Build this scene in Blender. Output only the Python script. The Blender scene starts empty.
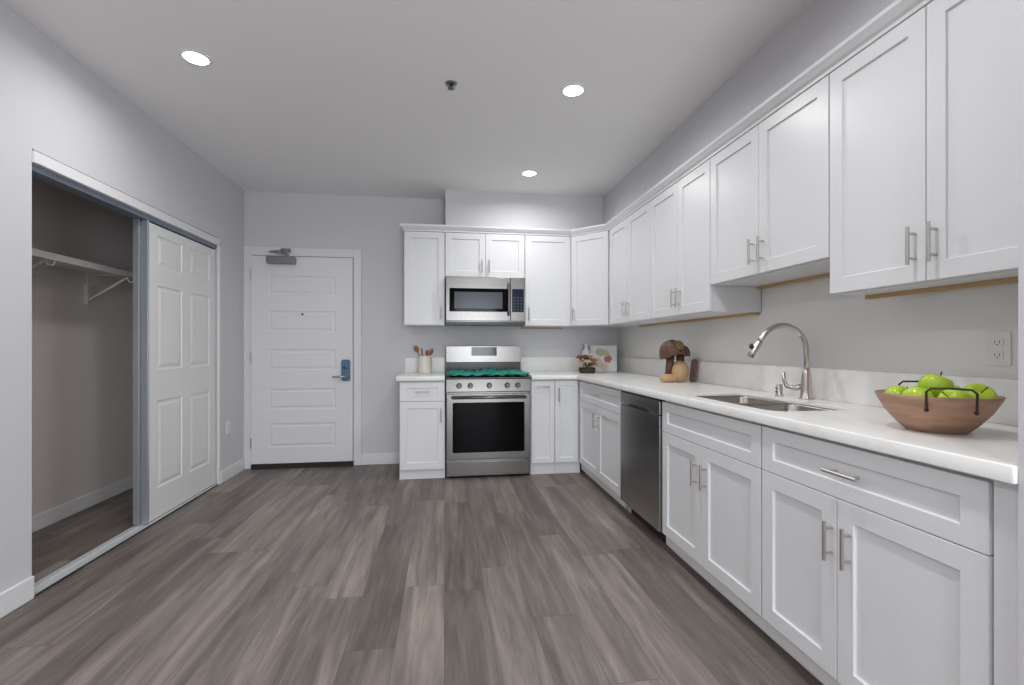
import bpy, bmesh, math, random
from mathutils import Vector, Matrix
random.seed(7)
PI = math.pi
C = bpy.context.scene.collection
S = bpy.context.scene

# ------------------------------------------------------------------ camera, world, light, exposure
cam_d = bpy.data.cameras.new('camera'); cam = bpy.data.objects.new('camera', cam_d); C.objects.link(cam)
cam.location = (0, 0, 1.17); cam.rotation_euler = (PI/2, 0, math.radians(-8.21))
cam_d.sensor_width = 36; cam_d.lens = 16.535; cam_d.shift_y = 4.8/1024; cam_d.clip_start = .02
S.camera = cam
S.view_settings.view_transform = 'Standard'; S.view_settings.look = 'None'
S.view_settings.gamma = 1; S.view_settings.use_curve_mapping = False
S.view_settings.exposure = 0.2
W = bpy.data.worlds.new('world'); S.world = W; W.use_nodes = True
W.node_tree.nodes['Background'].inputs[0].default_value = (.80, .88, 1, 1)
W.node_tree.nodes['Background'].inputs[1].default_value = 1.0

def area(name, loc, rot, size, power, col, size_y=None, disk=False, spread=None):
    l = bpy.data.lights.new(name, 'AREA'); l.energy = power; l.color = col; l.size = size
    l.shape = 'DISK' if disk else 'RECTANGLE'
    if size_y: l.size_y = size_y
    if spread: l.spread = spread
    o = bpy.data.objects.new(name, l); C.objects.link(o); o.location = loc; o.rotation_euler = rot
    return o
# room measures (m)
R, B, L, H = 1.856, 4.852, -1.905, 2.678
REAR = -3.0
# daylight lamp at an unseen rear window, added to brighten the room
area('added_daylight', (.78, REAR+.03, 1.25), (PI/2, 0, 0), 1.0, 76, (.90, .955, 1.0), 2.2)
LIGHT_P = 6.1
SPREAD = math.radians(165)
LCOL = (1.0, .985, .975)
LIGHTS = [(-1.28, 2.66), (.75, 2.68), (.73, 4.01), (-1.28, 1.33), (.75, 1.34), (-1.28, 0.0), (.75, 0.0), (-1.28, -1.5), (.75, -1.5)]  # entries out of view are added to brighten the room

# ------------------------------------------------------------------ materials
def mat(name, col, rough=.5, metal=0, spec=None, bump=0, bscale=60, var=0, vscale=4, stretch=None, coat=0, trans=0, sheen=0):
    m = bpy.data.materials.new(name); m.use_nodes = True; nt = m.node_tree; b = nt.nodes['Principled BSDF']
    b.inputs['Base Color'].default_value = (*col, 1); b.inputs['Roughness'].default_value = rough
    b.inputs['Metallic'].default_value = metal
    if spec is not None: b.inputs['Specular IOR Level'].default_value = spec
    if coat: b.inputs['Coat Weight'].default_value = coat
    if trans: b.inputs['Transmission Weight'].default_value = trans
    tc = nt.nodes.new('ShaderNodeTexCoord'); mp = nt.nodes.new('ShaderNodeMapping')
    nt.links.new(tc.outputs['Object'], mp.inputs[0])
    if stretch: mp.inputs['Scale'].default_value = stretch
    n = nt.nodes.new('ShaderNodeTexNoise'); nt.links.new(mp.outputs[0], n.inputs['Vector'])
    n.inputs['Scale'].default_value = vscale; n.inputs['Detail'].default_value = 4
    mx = nt.nodes.new('ShaderNodeMix'); mx.data_type = 'RGBA'
    nt.links.new(n.outputs['Fac'], mx.inputs['Factor'])
    mx.inputs['A'].default_value = (*[c*(1-var) for c in col], 1)
    mx.inputs['B'].default_value = (*[min(1, c*(1+var)) for c in col], 1)
    nt.links.new(mx.outputs['Result'], b.inputs['Base Color'])
    if bump:
        n2 = nt.nodes.new('ShaderNodeTexNoise'); nt.links.new(mp.outputs[0], n2.inputs['Vector'])
        n2.inputs['Scale'].default_value = bscale; n2.inputs['Detail'].default_value = 3
        bp = nt.nodes.new('ShaderNodeBump'); bp.inputs['Strength'].default_value = bump; bp.inputs['Distance'].default_value = .002
        nt.links.new(n2.outputs['Fac'], bp.inputs['Height']); nt.links.new(bp.outputs[0], b.inputs['Normal'])
    return m
def emat(name, col, st):
    m = bpy.data.materials.new(name); m.use_nodes = True; b = m.node_tree.nodes['Principled BSDF']
    b.inputs['Base Color'].default_value = (.9, .9, .9, 1)
    b.inputs['Emission Color'].default_value = (*col, 1); b.inputs['Emission Strength'].default_value = st
    return m
M = {}
M['wall'] = mat('wall_paint', (.645, .64, .665), .75, bump=.06, bscale=160, var=.01)
M['wallwarm'] = mat('wall_paint_with_bounce_light', (.80, .79, .77), .6, bump=.05, bscale=160, var=.01)  # wall colour lightened and warmed to hold bounce light under the wall cabinets
M['knob'] = mat('dark_knob_metal', (.10, .10, .10), .35, .8, var=.05)
M['ceil'] = mat('ceiling_paint', (.90, .888, .89), .85, bump=.06, bscale=140, var=.01)
M['trim'] = mat('trim_paint', (.80, .80, .815), .45, var=.01)
M['closetwall'] = mat('closet_paint', (.70, .65, .62), .8, bump=.06, bscale=160, var=.01)
M['doorp'] = mat('door_paint', (.75, .745, .775), .4, var=.01)
M['cdoor'] = mat('closet_door_paint', (.80, .80, .79), .45, bump=.05, bscale=200, var=.01, stretch=(1, 1, .1))
M['cab'] = mat('cabinet_white_lacquer', (.78, .787, .805), .33, var=.006)
M['cabin'] = mat('cabinet_box_white', (.72, .72, .73), .5, var=.01)
M['reveal'] = mat('cabinet_reveal_shadow_edge', (.55, .55, .56), .6, var=.02)
M['nickel'] = mat('brushed_nickel', (.55, .52, .50), .32, 1, bump=.05, bscale=300, stretch=(1, 1, .05), var=.03)
M['faucet'] = mat('warm_brushed_nickel', (.60, .55, .50), .28, 1, bump=.04, bscale=300, var=.03)
M['steel'] = mat('brushed_stainless_steel', (.205, .195, .188), .26, 1, bump=.06, bscale=90, stretch=(.04, 1, 6), var=.04, vscale=20)
M['steelv'] = mat('dark_brushed_stainless', (.42, .42, .43), .24, 1, bump=.08, bscale=90, stretch=(.04, 1, 6), var=.05, vscale=3)
M['sink'] = mat('sink_stainless', (.40, .37, .34), .3, 1, bump=.06, bscale=120, stretch=(1, .1, 1), var=.04)
M['blackglass'] = mat('black_glass', (.002, .002, .003), .06, spec=.08)
M['window'] = mat('mesh_screened_dark_glass', (.055, .065, .08), .18, spec=.25, var=.1, vscale=200)
M['black'] = mat('black_enamel', (.012, .012, .013), .3, var=.1)
M['rubber'] = mat('dark_rubber', (.018, .016, .015), .7, var=.1)
M['iron'] = mat('cast_iron', (.02, .02, .02), .6, bump=.3, bscale=200, var=.1)
M['film'] = mat('teal_plastic_film', (.0, .27, .20), .42, bump=.6, bscale=30, var=.35, vscale=14, coat=.1)
M['ply'] = mat('tan_plywood', (.50, .33, .16), .6, bump=.1, bscale=60, var=.15, vscale=8, stretch=(1, .15, 1))
M['alu'] = mat('satin_aluminium', (.52, .56, .63), .35, .7, var=.02)
M['alud'] = mat('track_aluminium', (.30, .34, .42), .4, .7, var=.03)
M['floortrack'] = mat('floor_track_white_metal', (.62, .65, .66), .4, .2, var=.02)
M['shelf'] = mat('shelf_white', (.66, .63, .61), .5, var=.02)
M['closer'] = mat('closer_dull_aluminium', (.24, .24, .25), .4, .8, var=.05)
M['lock'] = mat('blue_tinted_steel', (.10, .18, .27), .35, .6, var=.1, vscale=30)
M['wood'] = mat('bowl_mango_wood', (.40, .235, .155), .5, bump=.2, bscale=40, var=.55, vscale=16, stretch=(.6, .6, 3.5))
M['apple'] = mat('green_apple_skin', (.47, .66, .035), .28, var=.22, vscale=14, coat=.3)
M['stem'] = mat('apple_stem_brown', (.08, .05, .02), .7, var=.2)
M['wire'] = mat('black_wire', (.012, .012, .014), .4, var=.1)
M['plastic'] = mat('white_plastic', (.78, .77, .75), .35, var=.01)
M['slot'] = mat('outlet_slot_dark', (.05, .05, .05), .6, var=.1)
M['display'] = mat('navy_display_glass', (.012, .018, .045), .1, spec=.3, var=.3, vscale=40)
M['ceramic'] = mat('cream_ceramic', (.72, .68, .62), .35, bump=.05, bscale=60, var=.03)
M['spoon'] = mat('oiled_wood', (.22, .10, .035), .5, bump=.1, bscale=80, var=.3, vscale=25, stretch=(1, 1, .2))
M['spoon2'] = mat('reddish_wood', (.34, .15, .07), .5, bump=.1, bscale=80, var=.25, vscale=25, stretch=(1, 1, .2))
M['darkcap'] = mat('dark_carved_wood', (.115, .058, .034), .55, bump=.5, bscale=50, var=.45, vscale=30, stretch=(1, 1, 3))
M['goldcap'] = mat('amber_carved_wood', (.25, .155, .065), .5, bump=.3, bscale=60, var=.3, vscale=30)
M['pale'] = mat('pale_turned_wood', (.56, .37, .20), .5, bump=.1, bscale=50, var=.15, vscale=20, stretch=(1, 1, 4))
M['leaf'] = mat('sage_leaf', (.30, .31, .19), .6, bump=.1, var=.25, vscale=40)
M['leafd'] = mat('dark_leaf', (.085, .085, .045), .6, bump=.1, var=.3, vscale=40)
M['rust'] = mat('rust_petal', (.28, .085, .045), .6, bump=.1, var=.3, vscale=60)
M['cream'] = mat('cream_petal', (.62, .52, .38), .6, bump=.1, var=.15, vscale=60)
M['pot'] = mat('dark_stone_pot', (.06, .048, .038), .7, bump=.3, var=.3, vscale=40)
M['white'] = mat('white_glazed', (.75, .75, .76), .3, var=.02)
M['lens'] = emat('lit_lens', (1, .99, .98), 14)
M['ring'] = mat('light_trim_white', (.8, .8, .8), .5, var=.01)
M['sprk'] = mat('sprinkler_chrome', (.25, .25, .26), .3, 1, var=.05)

def nodes_of(name):
    m = bpy.data.materials.new(name); m.use_nodes = True
    return m, m.node_tree, m.node_tree.nodes['Principled BSDF']
def nd(nt, t, **k):
    n = nt.nodes.new(t)
    for a, v in k.items(): setattr(n, a, v)
    return n
def math_n(nt, op, a, b=None, c=None):
    n = nd(nt, 'ShaderNodeMath', operation=op)
    for i, v in enumerate((a, b, c)):
        if v is None: continue
        if isinstance(v, (int, float)): n.inputs[i].default_value = v
        else: nt.links.new(v, n.inputs[i])
    return n.outputs[0]
# plank floor: rows run along the room's depth, every plank its own tone and grain
def floor_mat():
    m, nt, b = nodes_of('grey_brown_plank_floor'); lk = nt.links.new
    tc = nd(nt, 'ShaderNodeTexCoord'); sp = nd(nt, 'ShaderNodeSeparateXYZ'); lk(tc.outputs['Object'], sp.inputs[0])
    PW, PL = .19, 1.3
    rx = math_n(nt, 'DIVIDE', sp.outputs[0], PW); row = math_n(nt, 'FLOOR', rx)
    wn = nd(nt, 'ShaderNodeTexWhiteNoise', noise_dimensions='1D'); lk(row, wn.inputs['W'])
    off = math_n(nt, 'MULTIPLY', wn.outputs['Value'], 7.3)
    ry = math_n(nt, 'ADD', math_n(nt, 'DIVIDE', sp.outputs[1], PL), off); col = math_n(nt, 'FLOOR', ry)
    cb = nd(nt, 'ShaderNodeCombineXYZ'); lk(row, cb.inputs[0]); lk(col, cb.inputs[1])
    w2 = nd(nt, 'ShaderNodeTexWhiteNoise', noise_dimensions='2D'); lk(cb.outputs[0], w2.inputs['Vector'])
    idv = w2.outputs['Value']
    # grain coordinates
    g = nd(nt, 'ShaderNodeCombineXYZ')
    lk(math_n(nt, 'ADD', math_n(nt, 'MULTIPLY', sp.outputs[0], 9.0), math_n(nt, 'MULTIPLY', idv, 37)), g.inputs[0])
    lk(math_n(nt, 'MULTIPLY', sp.outputs[1], .75), g.inputs[1]); lk(math_n(nt, 'MULTIPLY', idv, 91), g.inputs[2])
    n1 = nd(nt, 'ShaderNodeTexNoise'); lk(g.outputs[0], n1.inputs['Vector']); n1.inputs['Scale'].default_value = 1.6
    n1.inputs['Detail'].default_value = 7; n1.inputs['Roughness'].default_value = .62; n1.inputs['Distortion'].default_value = .45
    n2 = nd(nt, 'ShaderNodeTexNoise'); lk(g.outputs[0], n2.inputs['Vector']); n2.inputs['Scale'].default_value = 7
    n2.inputs['Detail'].default_value = 5
    t = math_n(nt, 'ADD', math_n(nt, 'MULTIPLY', n1.outputs['Fac'], 1.6), math_n(nt, 'MULTIPLY', n2.outputs['Fac'], .30))
    t = math_n(nt, 'ADD', t, math_n(nt, 'MULTIPLY', idv, .36))
    t = math_n(nt, 'SUBTRACT', t, .66)
    r = nd(nt, 'ShaderNodeValToRGB'); lk(t, r.inputs[0]); cr = r.color_ramp
    cr.elements[0].position = .15; cr.elements[0].color = (.108, .090, .080, 1)
    cr.elements[1].position = .95; cr.elements[1].color = (.36, .31, .272, 1)
    e = cr.elements.new(.42); e.color = (.165, .140, .126, 1)
    e = cr.elements.new(.66); e.color = (.240, .206, .185, 1)
    # seams
    fx = math_n(nt, 'FRACT', rx); fy = math_n(nt, 'FRACT', ry)
    ex = math_n(nt, 'MINIMUM', fx, math_n(nt, 'SUBTRACT', 1, fx)); ey = math_n(nt, 'MINIMUM', fy, math_n(nt, 'SUBTRACT', 1, fy))
    sx = math_n(nt, 'LESS_THAN', ex, .008); sy = math_n(nt, 'LESS_THAN', ey, .0013)
    s = math_n(nt, 'MAXIMUM', sx, sy)
    mx = nd(nt, 'ShaderNodeMix', data_type='RGBA'); lk(math_n(nt, 'MULTIPLY', s, .45), mx.inputs['Factor'])
    lk(r.outputs[0], mx.inputs['A']); mx.inputs['B'].default_value = (.045, .036, .032, 1)
    lk(mx.outputs['Result'], b.inputs['Base Color']); b.inputs['Roughness'].default_value = .42
    b.inputs['Specular IOR Level'].default_value = .35
    bp = nd(nt, 'ShaderNodeBump'); bp.inputs['Strength'].default_value = .12; bp.inputs['Distance'].default_value = .001
    lk(math_n(nt, 'SUBTRACT', n2.outputs['Fac'], s), bp.inputs['Height']); lk(bp.outputs[0], b.inputs['Normal'])
    return m
M['floor'] = floor_mat()
def quartz():
    m, nt, b = nodes_of('white_quartz'); lk = nt.links.new
    tc = nd(nt, 'ShaderNodeTexCoord'); n = nd(nt, 'ShaderNodeTexNoise'); lk(tc.outputs['Object'], n.inputs['Vector'])
    n.inputs['Scale'].default_value = 2.2; n.inputs['Detail'].default_value = 8; n.inputs['Distortion'].default_value = 1.4
    r = nd(nt, 'ShaderNodeValToRGB'); lk(n.outputs['Fac'], r.inputs[0]); cr = r.color_ramp
    cr.elements[0].position = .44; cr.elements[0].color = (.90, .90, .885, 1)
    cr.elements[1].position = .56; cr.elements[1].color = (.90, .90, .885, 1)
    e = cr.elements.new(.50); e.color = (.86, .855, .835, 1)
    lk(r.outputs[0], b.inputs['Base Color']); b.inputs['Roughness'].default_value = .28
    return m
M['quartz'] = quartz()
def print_mat():      # white board with loose rust and sage floral blotches
    m, nt, b = nodes_of('floral_print'); lk = nt.links.new
    tc = nd(nt, 'ShaderNodeTexCoord')
    def spot(x, z, rad, soft):
        d = nd(nt, 'ShaderNodeVectorMath', operation='DISTANCE')
        nn = nd(nt, 'ShaderNodeTexNoise'); nn.inputs['Scale'].default_value = 25
        lk(tc.outputs['Object'], nn.inputs['Vector'])
        a = nd(nt, 'ShaderNodeVectorMath', operation='MULTIPLY_ADD'); lk(nn.outputs['Color'], a.inputs[0])
        a.inputs[1].default_value = (.05, 0, .05); lk(tc.outputs['Object'], a.inputs[2])
        sc = nd(nt, 'ShaderNodeVectorMath', operation='MULTIPLY'); lk(a.outputs[0], sc.inputs[0]); sc.inputs[1].default_value = (1, 0, 1)
        lk(sc.outputs[0], d.inputs[0]); d.inputs[1].default_value = (x+.025, 0, z+.025)
        mr = nd(nt, 'ShaderNodeMapRange'); lk(d.outputs['Value'], mr.inputs['Value'])
        mr.inputs['From Min'].default_value = rad+soft; mr.inputs['From Max'].default_value = rad
        return mr.outputs['Result']
    col = None; base = (.74, .74, .76, 1)
    for x, z, rd, so, c in ((.045, .135, .034, .012, (.42, .10, .06, 1)), (.045, .135, .010, .008, (.22, .05, .04, 1)), (-.03, .205, .038, .02, (.42, .42, .28, 1)),
                            (-.06, .10, .035, .03, (.62, .50, .34, 1)), (.03, .195, .02, .02, (.45, .45, .30, 1)), (0.0, .05, .03, .03, (.60, .50, .42, 1))):
        mx = nd(nt, 'ShaderNodeMix', data_type='RGBA'); lk(spot(x, z, rd, so), mx.inputs['Factor'])
        if col is None: mx.inputs['A'].default_value = base
        else: lk(col, mx.inputs['A'])
        mx.inputs['B'].default_value = c; col = mx.outputs['Result']
    lk(col, b.inputs['Base Color']); b.inputs['Roughness'].default_value = .35
    return m
M['print'] = print_mat()

# ------------------------------------------------------------------ mesh helpers
def tag(o, label=None, cat=None, group=None, kind=None):
    if label: o['label'] = label
    if cat: o['category'] = cat
    if group: o['group'] = group
    if kind: o['kind'] = kind
    return o
def empty(name, loc, rz=0, label=None, cat=None, group=None, kind=None):
    o = bpy.data.objects.new(name, None); C.objects.link(o); o.location = loc; o.rotation_euler = (0, 0, rz)
    o.empty_display_size = .05
    return tag(o, label, cat, group, kind)
def obj(name, bm, m, parent=None, smooth=False, bevel=0, seg=2):
    me = bpy.data.meshes.new(name); bmesh.ops.recalc_face_normals(bm, faces=bm.faces[:]); bm.to_mesh(me); bm.free()
    o = bpy.data.objects.new(name, me); C.objects.link(o)
    ms = m if isinstance(m, (list, tuple)) else [m]
    for q in ms: me.materials.append(q)
    if smooth:
        for p in me.polygons: p.use_smooth = True
    if parent: o.parent = parent
    if bevel:
        md = o.modifiers.new('bevel', 'BEVEL'); md.width = bevel; md.segments = seg; md.limit_method = 'ANGLE'; md.angle_limit = math.radians(50)
        md.harden_normals = False
    return o
def box(bm, x0, x1, y0, y1, z0, z1, mi=0):
    v = [bm.verts.new((x, y, z)) for x in (x0, x1) for y in (y0, y1) for z in (z0, z1)]
    for f in ((0, 1, 3, 2), (4, 6, 7, 5), (0, 4, 5, 1), (2, 3, 7, 6), (0, 2, 6, 4), (1, 5, 7, 3)):
        fc = bm.faces.new([v[i] for i in f]); fc.material_index = mi
    return bm
def boxes(*bs):
    bm = bmesh.new()
    for b in bs: box(bm, *b)
    return bm
def tube(bm, pts, rad, seg=12, caps=True, closed=False):
    pts = [Vector(p) for p in pts]; n = len(pts)
    rads = rad if isinstance(rad, (list, tuple)) else [rad]*n
    rings = []; prev = None
    for i, p in enumerate(pts):
        a = pts[i-1] if (i > 0 or closed) else p; c = pts[(i+1) % n] if (i < n-1 or closed) else p
        t = (c-a).normalized()
        if prev is None:
            u = t.orthogonal().normalized()
        else:
            u = (prev - t*prev.dot(t)); u = u.normalized() if u.length > 1e-6 else t.orthogonal().normalized()
        prev = u; w = t.cross(u)
        rings.append([bm.verts.new(p+(u*math.cos(k*2*PI/seg)+w*math.sin(k*2*PI/seg))*rads[i]) for k in range(seg)])
    for i in range(n if closed else n-1):
        a, b = rings[i], rings[(i+1) % n]
        for k in range(seg): bm.faces.new((a[k], a[(k+1) % seg], b[(k+1) % seg], b[k]))
    if caps and not closed:
        bm.faces.new(rings[0][::-1]); bm.faces.new(rings[-1])
    return bm
def lathe(bm, prof, seg=32, c=(0, 0, 0), axis='z'):
    rings = []
    def P(r, z, a):
        x, y = r*math.cos(a), r*math.sin(a)
        if axis == 'z': return (c[0]+x, c[1]+y, c[2]+z)
        if axis == 'y': return (c[0]+x, c[1]+z, c[2]+y)
        return (c[0]+z, c[1]+x, c[2]+y)
    for r, z in prof:
        if r < 1e-5: rings.append([bm.verts.new(P(0, z, 0))])
        else: rings.append([bm.verts.new(P(r, z, 2*PI*k/seg)) for k in range(seg)])
    for a, b in zip(rings, rings[1:]):
        for k in range(seg):
            q = [a[k % len(a)], a[(k+1) % len(a)], b[(k+1) % len(b)], b[k % len(b)]]
            u = []
            for v in q:
                if v not in u: u.append(v)
            if len(u) > 2: bm.faces.new(u)
    return bm
def ball(bm, c, r, sc=(1, 1, 1), rot=None, u=16, v=10):
    mt = Matrix.Translation(c) @ (rot.to_4x4() if rot else Matrix()) @ Matrix.Diagonal((r*sc[0], r*sc[1], r*sc[2], 1))
    bmesh.ops.create_uvsphere(bm, u_segments=u, v_segments=v, radius=1, matrix=mt); return bm
def plate(name, loops, z0, z1, m, bevel=0, parent=None):      # flat polygon with holes, given thickness
    cu = bpy.data.curves.new(name, 'CURVE'); cu.dimensions = '2D'; cu.fill_mode = 'BOTH'; cu.extrude = (z1-z0)/2
    for lp in loops:
        s = cu.splines.new('POLY'); s.points.add(len(lp)-1); s.use_cyclic_u = True
        for i, (x, y) in enumerate(lp): s.points[i].co = (x, y, 0, 1)
    t = bpy.data.objects.new(name+'_c', cu); C.objects.link(t)
    bpy.context.view_layer.update()
    me = bpy.data.meshes.new_from_object(t.evaluated_get(bpy.context.evaluated_depsgraph_get()))
    bpy.data.objects.remove(t); bpy.data.curves.remove(cu)
    bm = bmesh.new(); bm.from_mesh(me); bpy.data.meshes.remove(me)
    bmesh.ops.remove_doubles(bm, verts=bm.verts[:], dist=1e-5)
    bmesh.ops.translate(bm, verts=bm.verts[:], vec=(0, 0, (z0+z1)/2))
    bmesh.ops.dissolve_limit(bm, angle_limit=.01, verts=bm.verts[:], edges=bm.edges[:])
    return obj(name, bm, m, parent, bevel=bevel)
def rrect(x0, x1, y0, y1, r, n=5):
    out = []
    for cx, cy, a0 in ((x1-r, y1-r, 0), (x0+r, y1-r, PI/2), (x0+r, y0+r, PI), (x1-r, y0+r, 1.5*PI)):
        for k in range(n+1): a = a0+k*PI/2/n; out.append((cx+r*math.cos(a), cy+r*math.sin(a)))
    return out
def rslab(bm, x0, x1, z0, z1, y0, y1, r, n=4):                # rounded rectangle in the xz plane, thick in y
    pr = rrect(x0, x1, z0, z1, r, n)
    a = [bm.verts.new((x, y0, z)) for x, z in pr]; b = [bm.verts.new((x, y1, z)) for x, z in pr]; k = len(pr)
    bm.faces.new(a); bm.faces.new(b[::-1])
    for i in range(k): bm.faces.new((a[i], b[i], b[(i+1) % k], a[(i+1) % k]))
    return bm
def panel_slab(bm, w, h, t, cols, rows, prof, x0=0, z0=0, y=0):
    """slab with front at y-t (facing -y), back at y; each cols x rows cell carries nested rings (inset, depth)"""
    xs = [0]+[q for c in cols for q in c]+[w]; zs = [0]+[q for r in rows for q in r]+[h]
    yf = y-t
    V = {(i, j): bm.verts.new((x0+a, yf, z0+b)) for i, a in enumerate(xs) for j, b in enumerate(zs)}
    for i in range(len(xs)-1):
        for j in range(len(zs)-1):
            ring = [V[i, j], V[i+1, j], V[i+1, j+1], V[i, j+1]]
            if i % 2 == 1 and j % 2 == 1:
                a0, a1, b0, b1 = xs[i], xs[i+1], zs[j], zs[j+1]
                for ins, dep in prof:
                    nr = [bm.verts.new((x0+p, yf+dep, z0+q)) for p, q in ((a0+ins, b0+ins), (a1-ins, b0+ins), (a1-ins, b1-ins), (a0+ins, b1-ins))]
                    for k in range(4): bm.faces.new((ring[k], ring[(k+1) % 4], nr[(k+1) % 4], nr[k]))
                    ring = nr
                bm.faces.new(ring)
            else: bm.faces.new(ring)
    # rim and back
    nx, nz = len(xs)-1, len(zs)-1
    per = [V[i, 0] for i in range(nx+1)]+[V[nx, j] for j in range(1, nz+1)]+[V[i, nz] for i in range(nx-1, -1, -1)]+[V[0, j] for j in range(nz-1, 0, -1)]
    bk = [bm.verts.new((v.co.x, y, v.co.z)) for v in per]; n = len(per)
    for k in range(n): bm.faces.new((per[k], bk[k], bk[(k+1) % n], per[(k+1) % n]))
    bm.faces.new(bk[::-1])
    return bm

# ------------------------------------------------------------------ setting
def struct(name, bm, m, label, cat, bevel=0):
    return tag(obj(name, bm, m, bevel=bevel), label, cat, kind='structure')
struct('floor', boxes((-2.7, R+.12, REAR-.12, B+.12, -.06, 0)), M['floor'], 'grey brown wood plank floor running towards the entry door', 'floor')
struct('ceiling', boxes((L-.11, R+.12, REAR-.12, B+.12, H, H+.08)), M['ceil'], 'pale grey painted ceiling with recessed lights', 'ceiling')
struct('wall_back', boxes((-2.7, R+.12, B, B+.12, 0, H)), M['wall'], 'pale grey end wall behind entry door and range', 'wall')
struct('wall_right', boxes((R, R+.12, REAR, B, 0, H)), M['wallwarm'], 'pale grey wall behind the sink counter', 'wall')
CY0, CY1, CH = 2.493, 4.325, 2.035
struct('wall_left', boxes((L-.11, L, REAR, CY0, 0, H), (L-.11, L, CY0, CY1, CH+.065, H), (L-.11, L, CY1, B, 0, H)), M['wall'],
       'pale grey left wall with the closet opening', 'wall')
struct('wall_closet', boxes((-2.70, -2.58, 2.18, 4.72, 0, 2.5), (-2.58, L-.11, 2.18, 2.30, 0, 2.5), (-2.58, L-.11, 4.60, 4.72, 0, 2.5), (-2.70, L-.11, 2.18, 4.72, 2.5, 2.56)),
       M['closetwall'], 'shadowed painted walls inside the closet', 'wall')
WX = 1.22
struct('wall_near', boxes((WX, R, .66, .844, 0, H)), M['wall'], 'end of the short wall closing the counter at the right edge', 'wall')
# rear wall behind the viewpoint, with a window added for its daylight
struct('wall_rear', boxes((L-.11, .22, REAR-.12, REAR, 0, H), (1.3, R+.12, REAR-.12, REAR, 0, H), (.22, 1.3, REAR-.12, REAR, 2.35, H), (.22, 1.3, REAR-.12, REAR, 0, .15)),
       M['wall'], 'rear wall around the added window', 'wall')
wn = struct('added_window_1', boxes((.22, .28, REAR-.09, REAR-.03, .15, 2.35), (1.24, 1.3, REAR-.09, REAR-.03, .15, 2.35), (.74, .80, REAR-.09, REAR-.03, .15, 2.35),
       (.22, 1.3, REAR-.09, REAR-.03, .15, .21), (.22, 1.3, REAR-.09, REAR-.03, 2.29, 2.35)), M['trim'], 'two pane window added out of view for daylight', 'window')
# soffit above the cabinets
SX, SY = R-.27, B-.30
struct('wall_soffit', boxes((SX, R, .844, B, 2.275, H), (.012, SX, SY, B, 2.275, H)), M['wall'], 'boxed soffit above the wall cabinets', 'soffit')
# baseboards
def bboard(name, pts, label):    # boxes already laid out
    return struct(name, boxes(*pts), M['trim'], label, 'baseboard', bevel=.004)
bboard('baseboard_left', [(L, L+.014, REAR, CY0-.002, 0, .105)], 'white baseboard on the left wall before the closet')
bboard('baseboard_left', [(L, L+.014, CY1+.02, B-.018, 0, .105)], 'short white baseboard between closet and entry door')
bboard('baseboard_back', [(-.822, -.392, B-.014, B, 0, .11)], 'white baseboard between entry door and base cabinet')
bboard('baseboard_closet', [(-2.58, -2.566, 2.30, 4.60, 0, .10)], 'white baseboard inside the closet')
# entry door
DX0, DX1, DZ = -1.826, -.892, 2.052
dr = struct('door_1', panel_slab(bmesh.new(), DX1-DX0, DZ-.055, .042, [(.155, .775)],
     [(.155, .385), (.52, .72), (.90, 1.10), (1.27, 1.47), (1.63, 1.81)], [(.006, .006), (.022, .006), (.034, .001)], 0, 0, 0), M['doorp'],
     'white five panel entry door in the end wall', 'door', bevel=.002)
dr.location = (DX0, B-.001, .05)
ds = obj('door_sweep', boxes((0, DX1-DX0, -.052, -.001, -.05, -.003)), M['rubber'], dr); ds['label'] = 'black sweep and threshold'
lk = obj('lock_plate', rslab(bmesh.new(), .828, .912, .79, 1.0, -.058, -.042, .02), M['lock'], dr, bevel=.003)
lk['label'] = 'bluish steel lock plate'
bm = bmesh.new(); tube(bm, [(.87, -.058, .835), (.87, -.10, .835)], .014); tube(bm, [(.88, -.098, .835), (.83, -.104, .836), (.755, -.100, .832)], [.012, .011, .009]); 
lv = obj('door_handle', bm, M['nickel'], dr, smooth=True)
bm = bmesh.new(); lathe(bm, [(0, -.062), (.022, -.062), (.026, -.055), (.026, -.04)], 20, (.87, 0, .93), 'y'); obj('deadbolt', bm, M['lock'], dr, smooth=True)
bm = bmesh.new(); lathe(bm, [(0, -.046), (.008, -.047), (.011, -.043), (.011, -.04)], 16, (.465, 0, 1.44), 'y'); obj('peephole', bm, M['slot'], dr)
for z in (.2, 1.02, 1.82):
    bm = bmesh.new(); tube(bm, [(-.004, -.044, z-.05), (-.004, -.044, z+.05)], .006, 10); obj('hinge', bm, M['nickel'], dr)
# closer on the door
cz = 1.955
cb_ = obj('door_closer', rslab(bmesh.new(), .15, .41, cz-.035, cz+.035, -.10, -.042, .012), M['closer'], dr, bevel=.004)
bm = bmesh.new(); tube(bm, [(.34, -.075, cz+.03), (.34, -.075, cz+.065)], .012, 12)
tube(bm, [(.34, -.075, cz+.06), (.22, -.13, cz+.066), (.19, -.13, cz+.07)], .008, 8); tube(bm, [(.20, -.13, cz+.07), (.30, -.055, cz+.10)], .007, 8)
box(bm, .27, .35, -.06, -.019, cz+.085, cz+.118)
obj('closer_arm', bm, M['closer'], cb_)
struct('trim_1', boxes((DX0-.079, DX0-.004, B-.02, B-.0, 0, DZ+.088), (DX1+.004, DX1+.078, B-.02, B, 0, DZ+.088), (DX0-.004, DX1+.004, B-.02, B, DZ+.005, DZ+.088)),
       M['doorp'], 'white casing around the entry door', 'door casing', bevel=.004)
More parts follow.
